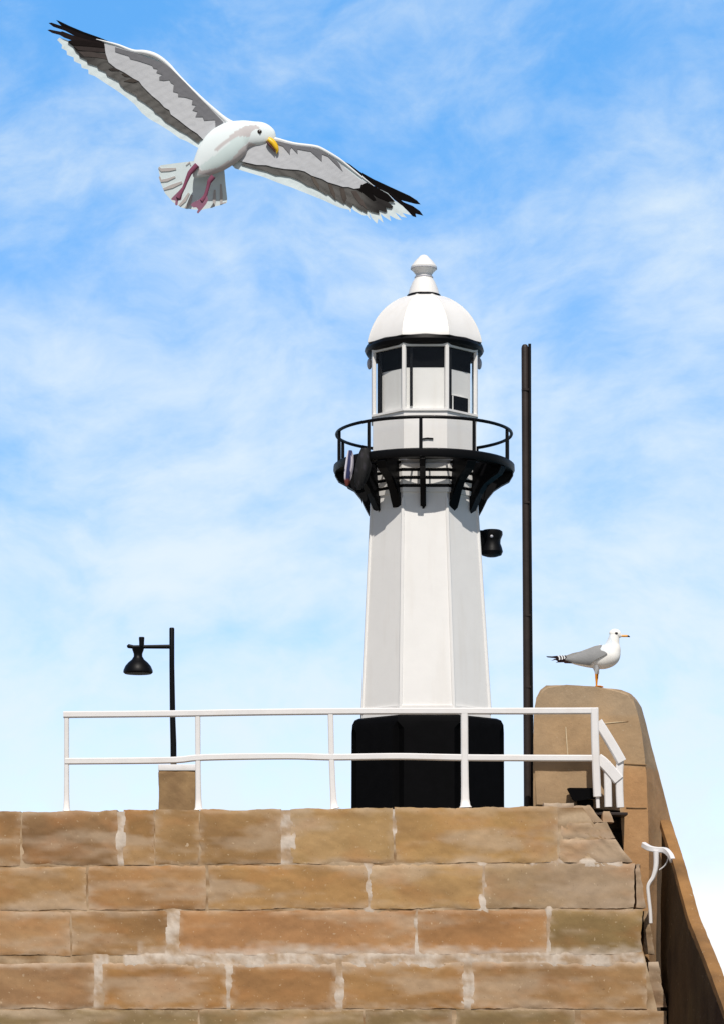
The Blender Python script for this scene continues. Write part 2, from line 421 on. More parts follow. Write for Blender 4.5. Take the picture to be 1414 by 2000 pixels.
# mortar bed between the blocks
bm = bmesh.new(); mc = {}; G = []; lay = bm.verts.layers.float_color.new('tint')
xs = [-60 + 6 * i for i in range(232)]; ys = [1581 + 6 * j for j in range(113)]
whitej = [(228, 246, 1579, 1684), (547, 573, 1579, 1684), (766, 774, 1579, 1640), (328, 352, 1779, 1866), (186, 206, 1866, 1966), (657, 673, 1866, 1966),
          (903, 922, 1866, 1966), (717, 723, 1688, 1775), (940, 947, 1688, 1775), (811, 817, 1776, 1866), (1067, 1073, 1776, 1866), (444, 453, 1880, 1966), (250, 1250, 1862, 1884), (1040, 1240, 1683, 1691)]
for y in ys:
    row = []
    for x in xs:
        xr = 1215 + max(0, y - 1690) * .24 if y > 1684 else 1135 + (y - 1579) * .75
        xx = min(x, xr)
        q = noise.noise(Vector((x * .022, y * .05, 3.3))); q2 = noise.noise(Vector((x * .12, y * .12, 8.3)))
        wj = any(a - 4 <= x <= b + 4 and c - 4 <= y <= d + 4 for a, b, c, d in whitej)
        d = .010 + q * .006 + q2 * .003 - (.007 if wj else 0)
        v = bm.verts.new(P(xx, tilt(xx, y), DW + d)); row.append(v)
        mc[v] = mixc(lin('d2c5b7'), lin('b0967a'), max(0, min(1, .35 + q * 1.6 + q2 * .7))) if wj else mixc(lin('bba488'), lin('8e7151'), max(0, min(1, .4 + q * 1.5)))
    G.append(row)
for j in range(len(ys) - 1):
    for i in range(len(xs) - 1): 
        vs = (G[j][i], G[j + 1][i], G[j + 1][i + 1], G[j][i + 1])
        if (vs[0].co - vs[3].co).length > 1e-4 or (vs[1].co - vs[2].co).length > 1e-4: bm.faces.new(vs)
for v in bm.verts: v[lay] = (*mc[v], 1)
bmesh.ops.remove_doubles(bm, verts=bm.verts, dist=1e-5)
for v in {v for g in bmesh.ops.extrude_face_region(bm, geom=bm.faces[:])['geom'] if isinstance(g, bmesh.types.BMVert) for v in (g,)}: v.co.y += .22
finish('mortar', bm, MORTAR, wall)

# ------------------------------------------------------------------ tall rounded pier at the right, and the wing wall that slopes from it
def gridded(bm, step=.05, axes='xz'):
    lo = Vector((min(v.co[i] for v in bm.verts) for i in range(3))); hi = Vector((max(v.co[i] for v in bm.verts) for i in range(3)))
    for a in axes:
        i = 'xyz'.index(a); n = Vector((0, 0, 0)); n[i] = 1; q = lo[i] + step
        while q < hi[i]:
            c = Vector((0, 0, 0)); c[i] = q
            bmesh.ops.bisect_plane(bm, geom=bm.verts[:] + bm.edges[:] + bm.faces[:], plane_co=c, plane_no=n); q += step
def roughen(bm, amp, sc, seed=0):
    bm.normal_update()
    for v in bm.verts:
        v.co += v.normal * (noise.noise(v.co * sc + Vector((seed, 0, 0))) * amp + noise.noise(v.co * sc * 4) * amp * .4)
DP = 30.62
front = [(1041, 1577), (1041, 1450), (1042, 1384), (1046, 1362), (1054, 1347), (1066, 1338), (1105, 1337), (1165, 1341), (1212, 1347), (1228, 1353), (1236, 1366), (1244, 1392), (1252, 1430), (1258, 1475), (1262, 1520), (1264, 1580), (1266, 1700), (1268, 2300), (1222, 2300), (1220, 1700), (1216, 1577)]
back_ = [(1041, 1577), (1041, 1450), (1042, 1384), (1046, 1362), (1054, 1347), (1066, 1338), (1105, 1337), (1165, 1341), (1222, 1346), (1243, 1351), (1252, 1366), (1262, 1402), (1272, 1446), (1285, 1496), (1299, 1552), (1312, 1605), (1320, 1700), (1325, 2300), (1222, 2300), (1220, 1700), (1216, 1577)]
pier = thing('stone_pier', (P(1150, 1577, DP).x, DP + .4, QZ), 'tall round-topped sandstone pier at the right end of the railing, a gull on top', 'pier')
bm = bmesh.new()
A = [P(x, y, DP) for x, y in front]; B = []
for x, y in back_:
    p = P(x, y, DP + .85); p.z = P(x, y, DP + .02).z; B.append(p)
prism(bm, A, B)
bmesh.ops.bevel(bm, geom=[e for e in bm.edges if abs(e.verts[0].co.y - DP) < .01 and abs(e.verts[1].co.y - DP) < .01], offset=.035, segments=3, affect='EDGES')
gridded(bm, .05, 'xz'); gridded(bm, .1, 'y')
roughen(bm, .008, 3)
def pcol(v):
    q = noise.fractal(v.co * 1.1, 1, 2, 4); q2 = noise.fractal(v.co * 2.6 + Vector((5, 0, 0)), 1, 2, 4)
    c = lin('a98f70'); zpx = HY - (v.co.z - EYE) * F / DP; xpx = CX + v.co.x * F / DP
    if xpx > 1214 and zpx > 1492: c = lin('b38b62')
    if zpx < 1402: c = mixc(c, lin('a3917a'), .6)
    c = mixc(c, lin('7a6247'), max(0, min(1, q * 1.0)) * .55); c = mixc(c, lin('c4a37b'), max(0, min(1, -q2)) * .4)
    return c
paint(bm, pcol)
finish('pier_body', bm, PIERM, pier, sharp=45)
# bed and upright joints of the big stones, packed with mortar standing a little proud
for pts in ([(1104, 1420), (1106, 1450), (1108, 1476)], [(1180, 1413), (1200, 1411), (1226, 1409)], [(1218, 1492), (1240, 1493), (1262, 1494)], [(1222, 1577), (1242, 1578), (1262, 1578)]):
    bm = bmesh.new()
    sweep(bm, [P(x, y, DP - .001) for x, y in pts], rect(.011, .018), up=(0, 1, 0))
    paint(bm, lambda v: lin('cdbb9c') if CX + v.co.x * F / DP < 1215 else lin('8e7355'))
    finish('mortar_joint', bm, MORTAR, pier)

wing = thing('wing_wall', (3.33, 28, 0), 'sandstone wing wall, its shade put into the stone colour, sloping down from the pier at the right edge', 'wall')
XI, XO = 3.255, 3.325
tl = [(30.72, 3.55), (30.2, 3.34), (29.5, 3.06), (28.1, 2.42), (26.6, 1.95), (25.3, 1.50), (24.0, 1.06), (22.4, .5)]
bm = bmesh.new()
ring = []
for D, z in tl:
    ring.append([bm.verts.new(p) for p in ((XI, D, 0.0), (XI, D, z - .1), (XO + .03, D, z - .1), (XO + .03, D, 0.0))])
for a, b in zip(ring, ring[1:]):
    for j in range(3): bm.faces.new((a[j], a[j + 1], b[j + 1], b[j]))
bm.faces.new(ring[0]); bm.faces.new(ring[-1][::-1])
gridded(bm, .09, 'yz'); roughen(bm, .02, 2.2)
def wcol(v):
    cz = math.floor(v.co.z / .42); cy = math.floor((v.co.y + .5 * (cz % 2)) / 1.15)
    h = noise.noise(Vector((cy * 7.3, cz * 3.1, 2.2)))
    c = mixc(lin('3f2d20'), lin('57472f'), .5 + h)  # stone tint darkened: shade of the inner face is painted in
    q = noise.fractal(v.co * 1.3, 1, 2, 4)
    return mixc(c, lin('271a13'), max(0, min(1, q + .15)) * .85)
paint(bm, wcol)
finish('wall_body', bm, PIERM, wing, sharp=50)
bm = bmesh.new(); ring = []
for D, z in tl:
    ring.append([bm.verts.new(p) for p in ((XI - .012, D, z - .085), (XI - .006, D, z - .01), (XI + .02, D, z), (XO, D, z), (XO + .045, D, z - .02), (XO + .045, D, z - .085))])
for a, b in zip(ring, ring[1:]):
    for j in range(6): bm.faces.new((a[j], a[(j + 1) % 6], b[(j + 1) % 6], b[j]))
bm.faces.new(ring[0]); bm.faces.new(ring[-1][::-1])
gridded(bm, .09, 'y'); roughen(bm, .006, 5)
paint(bm, lambda v: mixc(lin('9c7448'), lin('6d5236'), max(0, min(1, .35 + noise.fractal(v.co * 1.7, 1, 2, 4)))))
finish('coping', bm, PIERM, wing, sharp=50)

# ------------------------------------------------------------------ white railing on the wall
DR = 30.22
def RP(px, py): return P(px, py, DR)
S = DR / F
rail = thing('railing', (RP(650, 1578).x, DR, QZ), 'long white two-bar railing along the top of the sandstone wall', 'railing')
def bar(name, pts, w, h, parent, m=RAILW, D=DR, per=6):
    bm = bmesh.new(); sweep(bm, [P(x, y, D) for x, y in catmull(pts, per)], rect(w * D / F, h * D / F)); return finish(name, bm, m, parent)
bar('top_rail', [(125, 1396), (338, 1394), (520, 1391), (760, 1389), (1000, 1389), (1167, 1388.5)], 13, 12.5, rail)
bar('lower_rail', [(128, 1487), (330, 1485), (400, 1479.5), (560, 1477), (650, 1479), (780, 1477.5), (920, 1480), (1160, 1481)], 12, 12.5, rail)
for px, w, dx in ((131, 9, 0), (388, 10, 1), (650, 11, 4), (907, 14, 1)):
    bm = bmesh.new()
    yb = tilt(px, 1579)
    pts = [(px - dx, 1394), (px - dx * .6, 1470), (px, 1530), (px + dx * .4, 1560), (px + dx * .8, yb - 4), (px + dx, yb)]
    rg = sweep(bm, [P(x, y, DR) for x, y in pts], rect(w * S, w * S), scale=[1, 1, 1.03, 1.1, 1.35, 1.75])
    finish('post', bm, RAILW, rail)
bm = bmesh.new()
sweep(bm, [P(x, y, DR - .005) for x, y in ((1160, 1384), (1161, 1440), (1163, 1500), (1165.5, 1556))], rect(15 * S, 13 * S))
sweep(bm, [P(x, y, DR) for x, y in ((1166, 1556), (1167, 1578))], rect(7 * S, 7 * S))
finish('post', bm, RAILW, rail)

stair = thing('stair_railing', (RP(1195, 1578).x, DR + .15, QZ), 'short white raking handrail on two stout posts beside the pier', 'railing')
DS = DR + .10
bar('handrail', [(1166, 1410), (1182, 1435), (1199, 1463), (1213, 1488)], 15, 19, stair, D=DS)
bar('lower_rail', [(1166, 1482), (1177, 1490), (1192, 1506), (1207, 1524)], 13, 22, stair, D=DS)
for pts in ([(1184, 1488), (1185, 1500), (1186, 1530), (1187, 1576)], [(1210, 1484), (1208.5, 1515), (1209, 1550), (1210.5, 1577)]):
    bm = bmesh.new(); sweep(bm, [P(x, y, DS + .012) for x, y in catmull(pts, 5)], rect(14.5 * S, 12 * S)); finish('post', bm, RAILW, stair)
bm = bmesh.new(); xa, xb = P(1120, 0, DS).x, P(1224, 0, DS).x
box(bm, ((xa + xb) / 2, 30.66, QZ - .016), (xb - xa, .84, .03), .006); finish('recess_shade_plate', bm, POLEM, stair)  # added plate: shades the recess below and gives the posts a footing
hr = thing('wall_handrail', (3.26, 29.7, 3.0), 'bent white handrail bracketed to the wing wall below the pier', 'handrail')
DH = 29.75
bm = bmesh.new(); sweep(bm, [P(x, y, d) for x, y, d in catmull([(1256, 1650, 29.9), (1268, 1657, 29.8), (1284, 1660, 29.75), (1298, 1661, 29.7), (1308, 1670, 29.6), (1313, 1681, 29.52)], 6)], rect(.05, .06)); finish('handrail', bm, RAILW, hr)
bm = bmesh.new(); sweep(bm, [P(x, y, 29.75) for x, y in catmull([(1280, 1662), (1280, 1690), (1275, 1712), (1265, 1730), (1266, 1752), (1269, 1780), (1270, 1803)], 5)], rect(.05, .075, .012), up=(0, 1, 0), scale=[1.1 - .42 * min(1, q / 16) for q in range(31)]); finish('bracket_post', bm, RAILW, hr)
bm = bmesh.new(); sweep(bm, [P(x, y, d) for x, y, d in catmull([(1301, 1664, 29.66), (1304, 1676, 29.66), (1298, 1690, 29.7), (1287, 1699, 29.74)], 5)], circ(8, .008)); finish('stay_rod', bm, RAILW, hr)

# black wedge-shaped trough on the quay by the railing corner
bm = bmesh.new()
prism(bm, [P(x, y, DR + .16) for x, y in ((1106, 1540), (1112, 1538.5), (1160, 1539), (1163, 1545), (1163, 1560), (1135, 1563), (1121, 1566), (1117, 1562))], [P(x, y, DR + .36) for x, y in ((1106, 1541), (1112, 1539.5), (1160, 1540), (1163, 1546), (1163, 1560), (1135, 1563), (1121, 1566), (1117, 1562))])
prism(bm, [P(x, y, DR + .2) for x, y in ((1126, 1562), (1158, 1562), (1158, 1584), (1126, 1584))], [P(x, y, DR + .32) for x, y in ((1126, 1562), (1158, 1562), (1158, 1584), (1126, 1584))])
bmesh.ops.bevel(bm, geom=bm.edges[:], offset=.006, segments=2, affect='EDGES')
o = finish('trough', bm, PLINB); tag(o, 'small black wedge-shaped trough at the foot of the pier behind the railing', 'trough')

# ------------------------------------------------------------------ tall brown pole with conduit
DPo = 30.95; SP = DPo / F
pole = thing('pole', (P(1032, 1577, DPo).x, DPo, QZ), 'tall dark brown pole standing left of the round-topped pier', 'pole')
bm = bmesh.new()
sweep(bm, [P(x, y, DPo) for x, y in ((1024, 673), (1024, 675), (1024.3, 680), (1026, 1000), (1028, 1270), (1030, 1580), (1030, 1585))], circ(20, 7 * SP), scale=[.5, .8, 1, 1.02, 1.08, 1.12, 1.12])
finish('shaft', bm, POLEM, pole)
bm = bmesh.new()
sweep(bm, [P(x, y, DPo - .01) for x, y in ((1033.5, 672), (1034.2, 1000), (1036.5, 1270), (1039.5, 1580))], rect(5.5 * SP, 8 * SP))
finish('conduit', bm, BLACK, pole)
for y in (760, 980, 1200, 1340):
    x = 1024.5 + (y - 673) * .0065; bm = bmesh.new()
    sweep(bm, [P(x + 1, y, DPo), P(x + 1, y + 4, DPo)], circ(20, 8.6 * SP))
    finish('clamp_band', bm, POLEM, pole)

# ------------------------------------------------------------------ street lamp on its stone pedestal
DL = 45.0; SL = DL / F
ped = thing('stone_pedestal', (P(350, 1577, DL).x, DL, QZ), 'squat sandstone pedestal with white cap under the black street lamp', 'pedestal')
bm = bmesh.new()
x0, x1 = P(313, 0, DL).x, P(385, 0, DL).x; zt = P(0, 1508, DL).z
box(bm, ((x0 + x1) / 2, DL, (QZ + zt) / 2), (x1 - x0, x1 - x0, zt - QZ), .03)
gridded(bm, .05, 'xz'); roughen(bm, .012, 4)
paint(bm, lambda v: mixc(lin('a1845f'), lin('7d6347'), max(0, min(1, .4 + noise.fractal(v.co * 2.5, 1, 2, 4)))))
finish('pedestal_body', bm, PIERM, ped)
bm = bmesh.new(); box(bm, ((x0 + x1) / 2 + .01, DL, zt + .05), (x1 - x0 + .03, x1 - x0 + .03, .1), .015); finish('cap_slab', bm, RAILW, ped)
lamp = thing('street_lamp', (P(339, 1500, DL).x, DL, zt + .1), 'black street lamp with a bell-shaped shade hung from a side arm', 'street lamp')
bm = bmesh.new()
sweep(bm, [P(x, y, DL) for x, y in ((336.5, 1226), (336.5, 1228), (336.6, 1300), (338, 1400), (339.5, 1450), (340, 1501))], circ(16, 5 * SL), scale=[.8, 1, 1, 1.1, 1.2, 1.2])
finish('post', bm, BLACK, lamp)
bm = bmesh.new()
sweep(bm, [P(x, y, DL) for x, y in ((249, 1263), (252, 1262), (258, 1263), (262, 1263.5), (335, 1263))], circ(12, 4.2 * SL), scale=[.5, 1, .9, .8, 1])
finish('arm', bm, BLACK, lamp)
cxl = P(270.5, 0, DL).x
def ZL(y): return EYE + (HY - y) * SL
bm = bmesh.new(); lathe(bm, [(r * SL, ZL(y)) for r, y in ((0, 1244), (5, 1244.3), (5.6, 1246), (5, 1254), (5, 1262))], 16, (cxl + 7 * SL, DL)); finish('top_cap', bm, BLACK, lamp)
bm = bmesh.new(); lathe(bm, [(r * SL, ZL(y)) for r, y in ((0, 1262), (12.5, 1264), (11, 1270), (8.5, 1277), (8.5, 1282), (12, 1288), (19, 1294), (25, 1301), (28.5, 1309), (29, 1313), (26, 1316), (0, 1318))], 28, (cxl, DL)); finish('lamp_shade', bm, BLACK, lamp)

# ------------------------------------------------------------------ lighthouse
DT = 50.0; ST = DT / F
LX = P(828, 0, DT).x; LC = (LX, DT)
def Z(y): return EYE + (HY - y) * ST
def R(px): return px * ST
OC = dict(seg=8, c=LC, ph=radians(22.5), apothem=True)
lh = thing('lighthouse', (LX, DT, QZ), 'white octagonal lighthouse with black plinth, black gallery and domed lantern', 'lighthouse')
PC = (LX + R(6), DT)
bm = bmesh.new(); lathe(bm, [(R(148), QZ), (R(147), Z(1436)), (R(145.5), Z(1422)), (R(141), Z(1413)), (R(133), Z(1409)), (R(122), Z(1408))], 8, PC, radians(22.5), True)
bmesh.ops.bevel(bm, geom=[e for e in bm.edges if abs(e.verts[0].co.z - e.verts[1].co.z) > .2], offset=.12, segments=4, affect='EDGES')
finish('plinth', bm, PLINB, lh)
bm = bmesh.new()
SC2 = (LX + R(3), DT)
lo = [(R(125), Z(1409)), (R(123), Z(1386)), (R(122.6), Z(1380)), (R(102.5), Z(1004)), (R(101.5), Z(978))]
rr = lathe(bm, lo, 8, SC2, radians(22.5), True)
for v in bm.verts: v.co.x -= R(4) * max(0, (v.co.z - Z(1409)) / (Z(988) - Z(1409)))
finish('shaft', bm, WHITE, lh, sharp=20)
bm = bmesh.new()                                   # raised beads on the eight arrises, and the plate flanges
def shr(y):
    t = (1409 - y) / (1409 - 988); return R(124.6 - 22.8 * t), LX + R(3) - R(4) * t
for i in range(8):
    a = radians(22.5 + 45 * i); pts = []
    for y in (1400, 1380, 1250, 1100, 990):
        r, cx = shr(y); k = r / cos(pi / 8) - .012
        pts.append((cx + k * cos(a), DT + k * sin(a), Z(y)))
    sweep(bm, pts, circ(8, .034))
finish('corner_bead', bm, WHITE, lh)
bm = bmesh.new()
for y, w in ((1392, .018), (1395.5, .026)):
    r, cx = shr(y); lathe(bm, [(r - .02, Z(y + 1.5)), (r + w, Z(y + 1.5)), (r + w, Z(y - 1.5)), (r - .02, Z(y - 1.5))], 8, (cx, DT), radians(22.5), True, closed=True)
finish('base_flange', bm, WHITE, lh)
# corbelled cornice under the gallery
bm = bmesh.new(); CC = (LX, DT); prof = [(R(95), Z(981))]
r = 105
for y in (979, 964, 949, 934): prof += [(R(r), Z(y)), (R(r + .8), Z(y - 8.5)), (R(r - 7), Z(y - 9)), (R(r - 7), Z(y - 14.6))] ; r += 1.4
prof += [(R(111), Z(919)), (R(111), Z(917.9)), (R(95), Z(917.9))]
lathe(bm, prof, 8, CC, radians(22.5), True, closed=True)
finish('cornice', bm, WHITE, lh, sharp=20)
for q, y in enumerate((979, 964, 949)):
    r = 105 + 1.4 * q; bm = bmesh.new()
    lathe(bm, [(R(r - 7.5), Z(y - 9.3)), (R(r - 1.5), Z(y - 9.3)), (R(r - 1.5), Z(y - 14.3)), (R(r - 7.5), Z(y - 14.3))], 8, CC, radians(22.5), True, closed=True)
    finish('groove_shade', bm, BLACK, lh, sharp=20)  # black rings put in as the shadow lines between the mouldings
# gallery: open iron deck, kerb ring, brackets, guard rail
def ringm(name, r0, r1, y0, y1, seg=48, m=BLACK, parent=lh):
    bm = bmesh.new(); lathe(bm, [(R(r0), Z(y0)), (R(r1), Z(y0)), (R(r1), Z(y1)), (R(r0), Z(y1))], seg, LC, 0, closed=True); return finish(name, bm, m, parent)
bm = bmesh.new()
lathe(bm, [(R(145), Z(921)), (R(160), Z(926)), (R(174), Z(925)), (R(176.5), Z(920)), (R(176), Z(911)), (R(172), Z(908)), (R(146), Z(911))], 56, LC, 0, closed=True)
lathe(bm, [(R(98), Z(917.5)), (R(118), Z(917.5)), (R(118), Z(913)), (R(98), Z(913))], 32, LC, 0, closed=True)
for i in range(24):
    a = 2 * pi * i / 24 + .065
    d = Vector((cos(a), sin(a), 0)); b0 = Vector((LX, DT, Z(915)))
    sweep(bm, [b0 + d * R(112), b0 + d * R(152)], rect(R(3.2), R(5)))
deck = finish('gallery_deck', bm, BLACK, lh)
outer = [(104, 916), (168, 916), (172, 928), (165, 940), (150, 948), (135, 958), (122, 974), (113, 993), (106, 1006), (104, 1006)]
def bracket(i):
    a = radians(-90 + 30 * i) - (radians(2.4) if i == 0 else 0)
    d = Vector((cos(a), sin(a), 0)); s = Vector((-sin(a), cos(a), 0)); b0 = Vector((LX, DT, 0))
    bm = bmesh.new(); hw = R(4.5 if i == 0 else 8)
    hole = [(122 + 7.5 * cos(t), 934 + 8.5 * sin(t)) for t in [pi + pi * 2 * q / 12 for q in range(13)]]
    poly = [(104, 934)] + hole + [(104, 934.4)] + outer[::-1][:-1][0:] + [(104, 916)]
    poly = [(104, 933.8)] + hole + [(104, 934.4)] + outer[::-1]
    A = [b0 + d * R(r) + s * hw + Vector((0, 0, Z(y))) for r, y in poly]; B = [p - s * 2 * hw for p in A]
    prism(bm, A, B)
    bmesh.ops.triangulate(bm, faces=[f for f in bm.faces if len(f.verts) > 4])
    sweep(bm, [b0 + d * R(r) + Vector((0, 0, Z(y))) for r, y in outer[2:]], rect(R(11 if i == 0 else 20), R(3.5)), up=d)   # flange along the curve
    return finish('bracket', bm, BLACK, lh, smooth=False)
for i in range(12): bracket(i)
top = []
for i in range(10):
    a = radians(-93.5 + 36 * i); bm = bmesh.new()
    d = Vector((cos(a), sin(a), 0)) * R(170)
    sweep(bm, [Vector((LX, DT, Z(y))) + d for y in (924, 910, 880, 849)], circ(10, R(3.4)), scale=[1.5, 1, 1, .95]); finish('guard_post', bm, BLACK, lh)
bm = bmesh.new(); lathe(bm, [(R(170 + 3.2 * cos(t)), Z(849) + R(3.2) * sin(t)) for t in [2 * pi * q / 8 for q in range(8)]], 64, LC, 0, closed=True); finish('guard_rail', bm, BLACK, lh)
# lantern
bm = bmesh.new(); lathe(bm, [(R(100), Z(916)), (R(100), Z(824)), (R(103), Z(823)), (R(103), Z(819)), (R(88), Z(819)), (R(88), Z(916))], closed=True, **OC); finish('lantern_wall', bm, WHITE, lh, sharp=20)
bm = bmesh.new(); lathe(bm, [(R(60), Z(822)), (R(94), Z(822)), (R(94), Z(818)), (R(60), Z(818))], closed=True, **OC); finish('lantern_floor', bm, WHITE, lh, sharp=20)
bm = bmesh.new(); lathe(bm, [(R(97), Z(699)), (R(102), Z(699)), (R(103), Z(692)), (R(97), Z(690))], closed=True, **OC); finish('window_head', bm, WHITE, lh, sharp=20)
for i in range(8):
    a = radians(22.5 + 45 * i); k = R(98.5) / cos(pi / 8); d = Vector((cos(a), sin(a), 0)); bm = bmesh.new()
    sweep(bm, [Vector((LX, DT, Z(y))) + d * k for y in (820, 698)], rect(R(7.5), R(7)), up=d); finish('mullion', bm, WHITE, lh)
    a2 = radians(45 * i); d2 = Vector((cos(a2), sin(a2), 0)); s2 = Vector((-sin(a2), cos(a2), 0)); bm = bmesh.new()
    w = R(98.5) * math.tan(pi / 8) - R(2); c0 = Vector((LX, DT, 0)) + d2 * R(98)
    A = [c0 + s2 * sx * w + Vector((0, 0, Z(y))) for sx, y in ((-1, 819), (1, 819), (1, 698), (-1, 698))]
    prism(bm, A, [p - d2 * .006 for p in A]); finish('window_pane', bm, GLASS, lh, smooth=False)
bm = bmesh.new(); lathe(bm, [(R(88), Z(820)), (R(88), Z(737)), (R(74), Z(737)), (R(74), Z(820))], closed=True, **OC); finish('inner_screen', bm, WHITE, lh, sharp=20)
bm = bmesh.new(); lathe(bm, [(R(88.4), Z(737.3)), (R(88.4), Z(694)), (R(74), Z(694)), (R(74), Z(737.3))], closed=True, **OC)
lathe(bm, [(R(20), Z(693.5)), (R(97.5), Z(693.5)), (R(97.5), Z(690)), (R(20), Z(690))], closed=True, **OC); finish('lantern_ceiling', bm, PLINB, lh, sharp=20)
for x, y, z0, z1, w in ((-27, -93, 812, 700, 5.5), (-87, -46, 818, 700, 9), (47, -84, 818, 700, 7)):
    bm = bmesh.new(); sweep(bm, [Vector((LX + R(x), DT + R(y), Z(q))) for q in (z0, z1)], rect(R(w), R(5))); finish('inner_upright', bm, BLACK, lh)
bm = bmesh.new(); rot = Matrix.Rotation(radians(45), 3, 'Z'); box(bm, (LX + R(66), DT - R(65), Z(804)), (R(46), R(4), R(30)), .01, rot=rot)
finish('equipment_case', bm, PLINB, lh)
bm = bmesh.new(); sweep(bm, [Vector((LX + R(52), DT - R(80), Z(q))) for q in (818, 790)], rect(R(4), R(4))); sweep(bm, [Vector((LX + R(44), DT - R(79), Z(788))), Vector((LX + R(78), DT - R(52), Z(789)))], rect(R(4), R(4))); finish('equipment_stand', bm, WHITE, lh)
# dome, rim, finial
bm = bmesh.new(); lathe(bm, [(R(100), Z(696)), (R(108), Z(695.5)), (R(114), Z(692)), (R(116.5), Z(686)), (R(115), Z(680)), (R(110), Z(677)), (R(96), Z(677))], 24, LC, 0, False, closed=True)
finish('dome_rim', bm, BLACK, lh)
dome = [(109.5, 679), (109, 674), (107, 666), (103.5, 655), (98.5, 643), (91.5, 630), (83, 618), (73, 607), (61, 597), (49, 589), (38, 584), (30, 581.5)]
bm = bmesh.new(); lathe(bm, [(R(r), Z(y)) for r, y in dome], 8, LC, radians(22.5), True)
domeo = finish('dome', bm, WHITE, lh, sharp=24)
bm = bmesh.new()
for i in range(8):
    a = radians(22.5 + 45 * i)
    sweep(bm, [Vector((LX + R(r) / cos(pi / 8) * cos(a), DT + R(r) / cos(pi / 8) * sin(a), Z(y))) for r, y in dome], circ(6, .008), up=(-sin(a), cos(a), 0))
finish('dome_rib', bm, SEAM, domeo)
FC = (LX - R(1), DT)
bm = bmesh.new(); lathe(bm, [(R(33.5), Z(583)), (R(34), Z(580.5)), (R(33), Z(577.5)), (R(28), Z(577))], 24, FC, 0); finish('finial_collar', bm, BLACK, domeo)
bm = bmesh.new(); lathe(bm, [(R(r), Z(y)) for r, y in ((31.5, 578.5), (31, 576), (27, 563), (22, 551), (17.5, 544), (17, 541), (15.8, 540), (16.2, 536), (20, 531), (23, 528), (25.3, 525), (25.6, 522), (24, 519), (17, 510), (11, 504), (8, 500.5), (4.5, 498.5), (0, 498))], 28, FC, 0); finish('finial', bm, WHITE, domeo, sharp=30)
bm = bmesh.new()
lathe(bm, [(R(16.9), Z(544)), (R(18.3), Z(543)), (R(18.3), Z(541.5)), (R(16.5), Z(540.5))], 24, FC, 0); lathe(bm, [(R(24), Z(526.6)), (R(26), Z(525.8)), (R(26), Z(524.8)), (R(24), Z(524))], 24, FC, 0); finish('finial_band', bm, GREYM, domeo)
for sx in (-1, 1):
    bm = bmesh.new(); c = Vector((LX + sx * R(107), DT - R(6), Z(712)))
    sweep(bm, [c - Vector((sx * R(10), 0, 0)), c], circ(8, R(3)))
    bmesh.ops.create_uvsphere(bm, u_segments=16, v_segments=10, radius=R(7), matrix=Matrix.Translation(c) @ Matrix.Diagonal((.75, 1, 1.6, 1))); finish('side_lamp', bm, GREYM, lh)
bm = bmesh.new(); sweep(bm, [Vector((LX + R(x), DT - R(101.5), Z(y))) for x, y in ((-7, 877.5), (4, 876), (15, 877))], rect(R(3), R(2.5))); finish('door_handle', bm, BLACK, lh)
# fog signal drum on the right of the shaft
HC = (LX + R(131), DT - R(10))
bm = bmesh.new(); lathe(bm, [(R(r), Z(y)) for r, y in ((0, 1037), (17, 1037.3), (21, 1040), (21.5, 1046), (17.5, 1056), (17, 1063), (20, 1071), (22, 1079), (19, 1086), (10, 1089), (0, 1089.5))], 24, HC, 0)
box(bm, (LX + R(112), DT - R(6), Z(1058)), (R(22), R(26), R(40)), .04); fog = finish('fog_signal', bm, BLACK, lh)
bm = bmesh.new(); bmesh.ops.create_uvsphere(bm, u_segments=12, v_segments=8, radius=R(3.2), matrix=Matrix.Translation((HC[0] - R(1), HC[1] - R(18), Z(1052)))); finish('lens', bm, GREYM, fog)  # pale ball put in for the bright highlight on the drum

# furled flag and a dark rolled bundle tied at the left of the gallery
def spindle(name, px0, py0, px1, py1, rad, D, fn, label, cat):
    bm = bmesh.new(); n = 14; pts = []; sc = []
    for i in range(n + 1):
        t = i / n; pts.append(P(px0 + (px1 - px0) * t + 1.2 * sin(t * 5), py0 + (py1 - py0) * t, D)); sc.append(max(.25, sin(pi * (t * .86 + .1)) ** .6))
    sweep(bm, pts, [(a * (1 + .12 * cos(5 * i)), b) for i, (a, b) in enumerate(circ(18, rad * D / F))], scale=sc)
    paint(bm, lambda v: fn(CX + v.co.x * F / v.co.y, HY - (v.co.z - EYE) * F / v.co.y))
    return tag(finish(name, bm, FLAGM), label, cat)
spindle('furled_flag', 684, 880, 679, 949, 8, DT - R(112), lambda x, y: lin('70332c') if y > 936 else (lin('e0dce8') if (x + y * .09) % 12 < 4.2 else lin('232a58')), 'small furled flag striped navy and white with a red foot, on the gallery', 'flag')
spindle('rolled_cover', 713, 876, 702, 956, 14, DT - R(134), lambda x, y: lin('0a090c') if (x * .9 + y * .3) % 11 > 1.2 else lin('2a272e'), 'dark rolled canvas cover lashed upright beside the furled flag', 'cover')

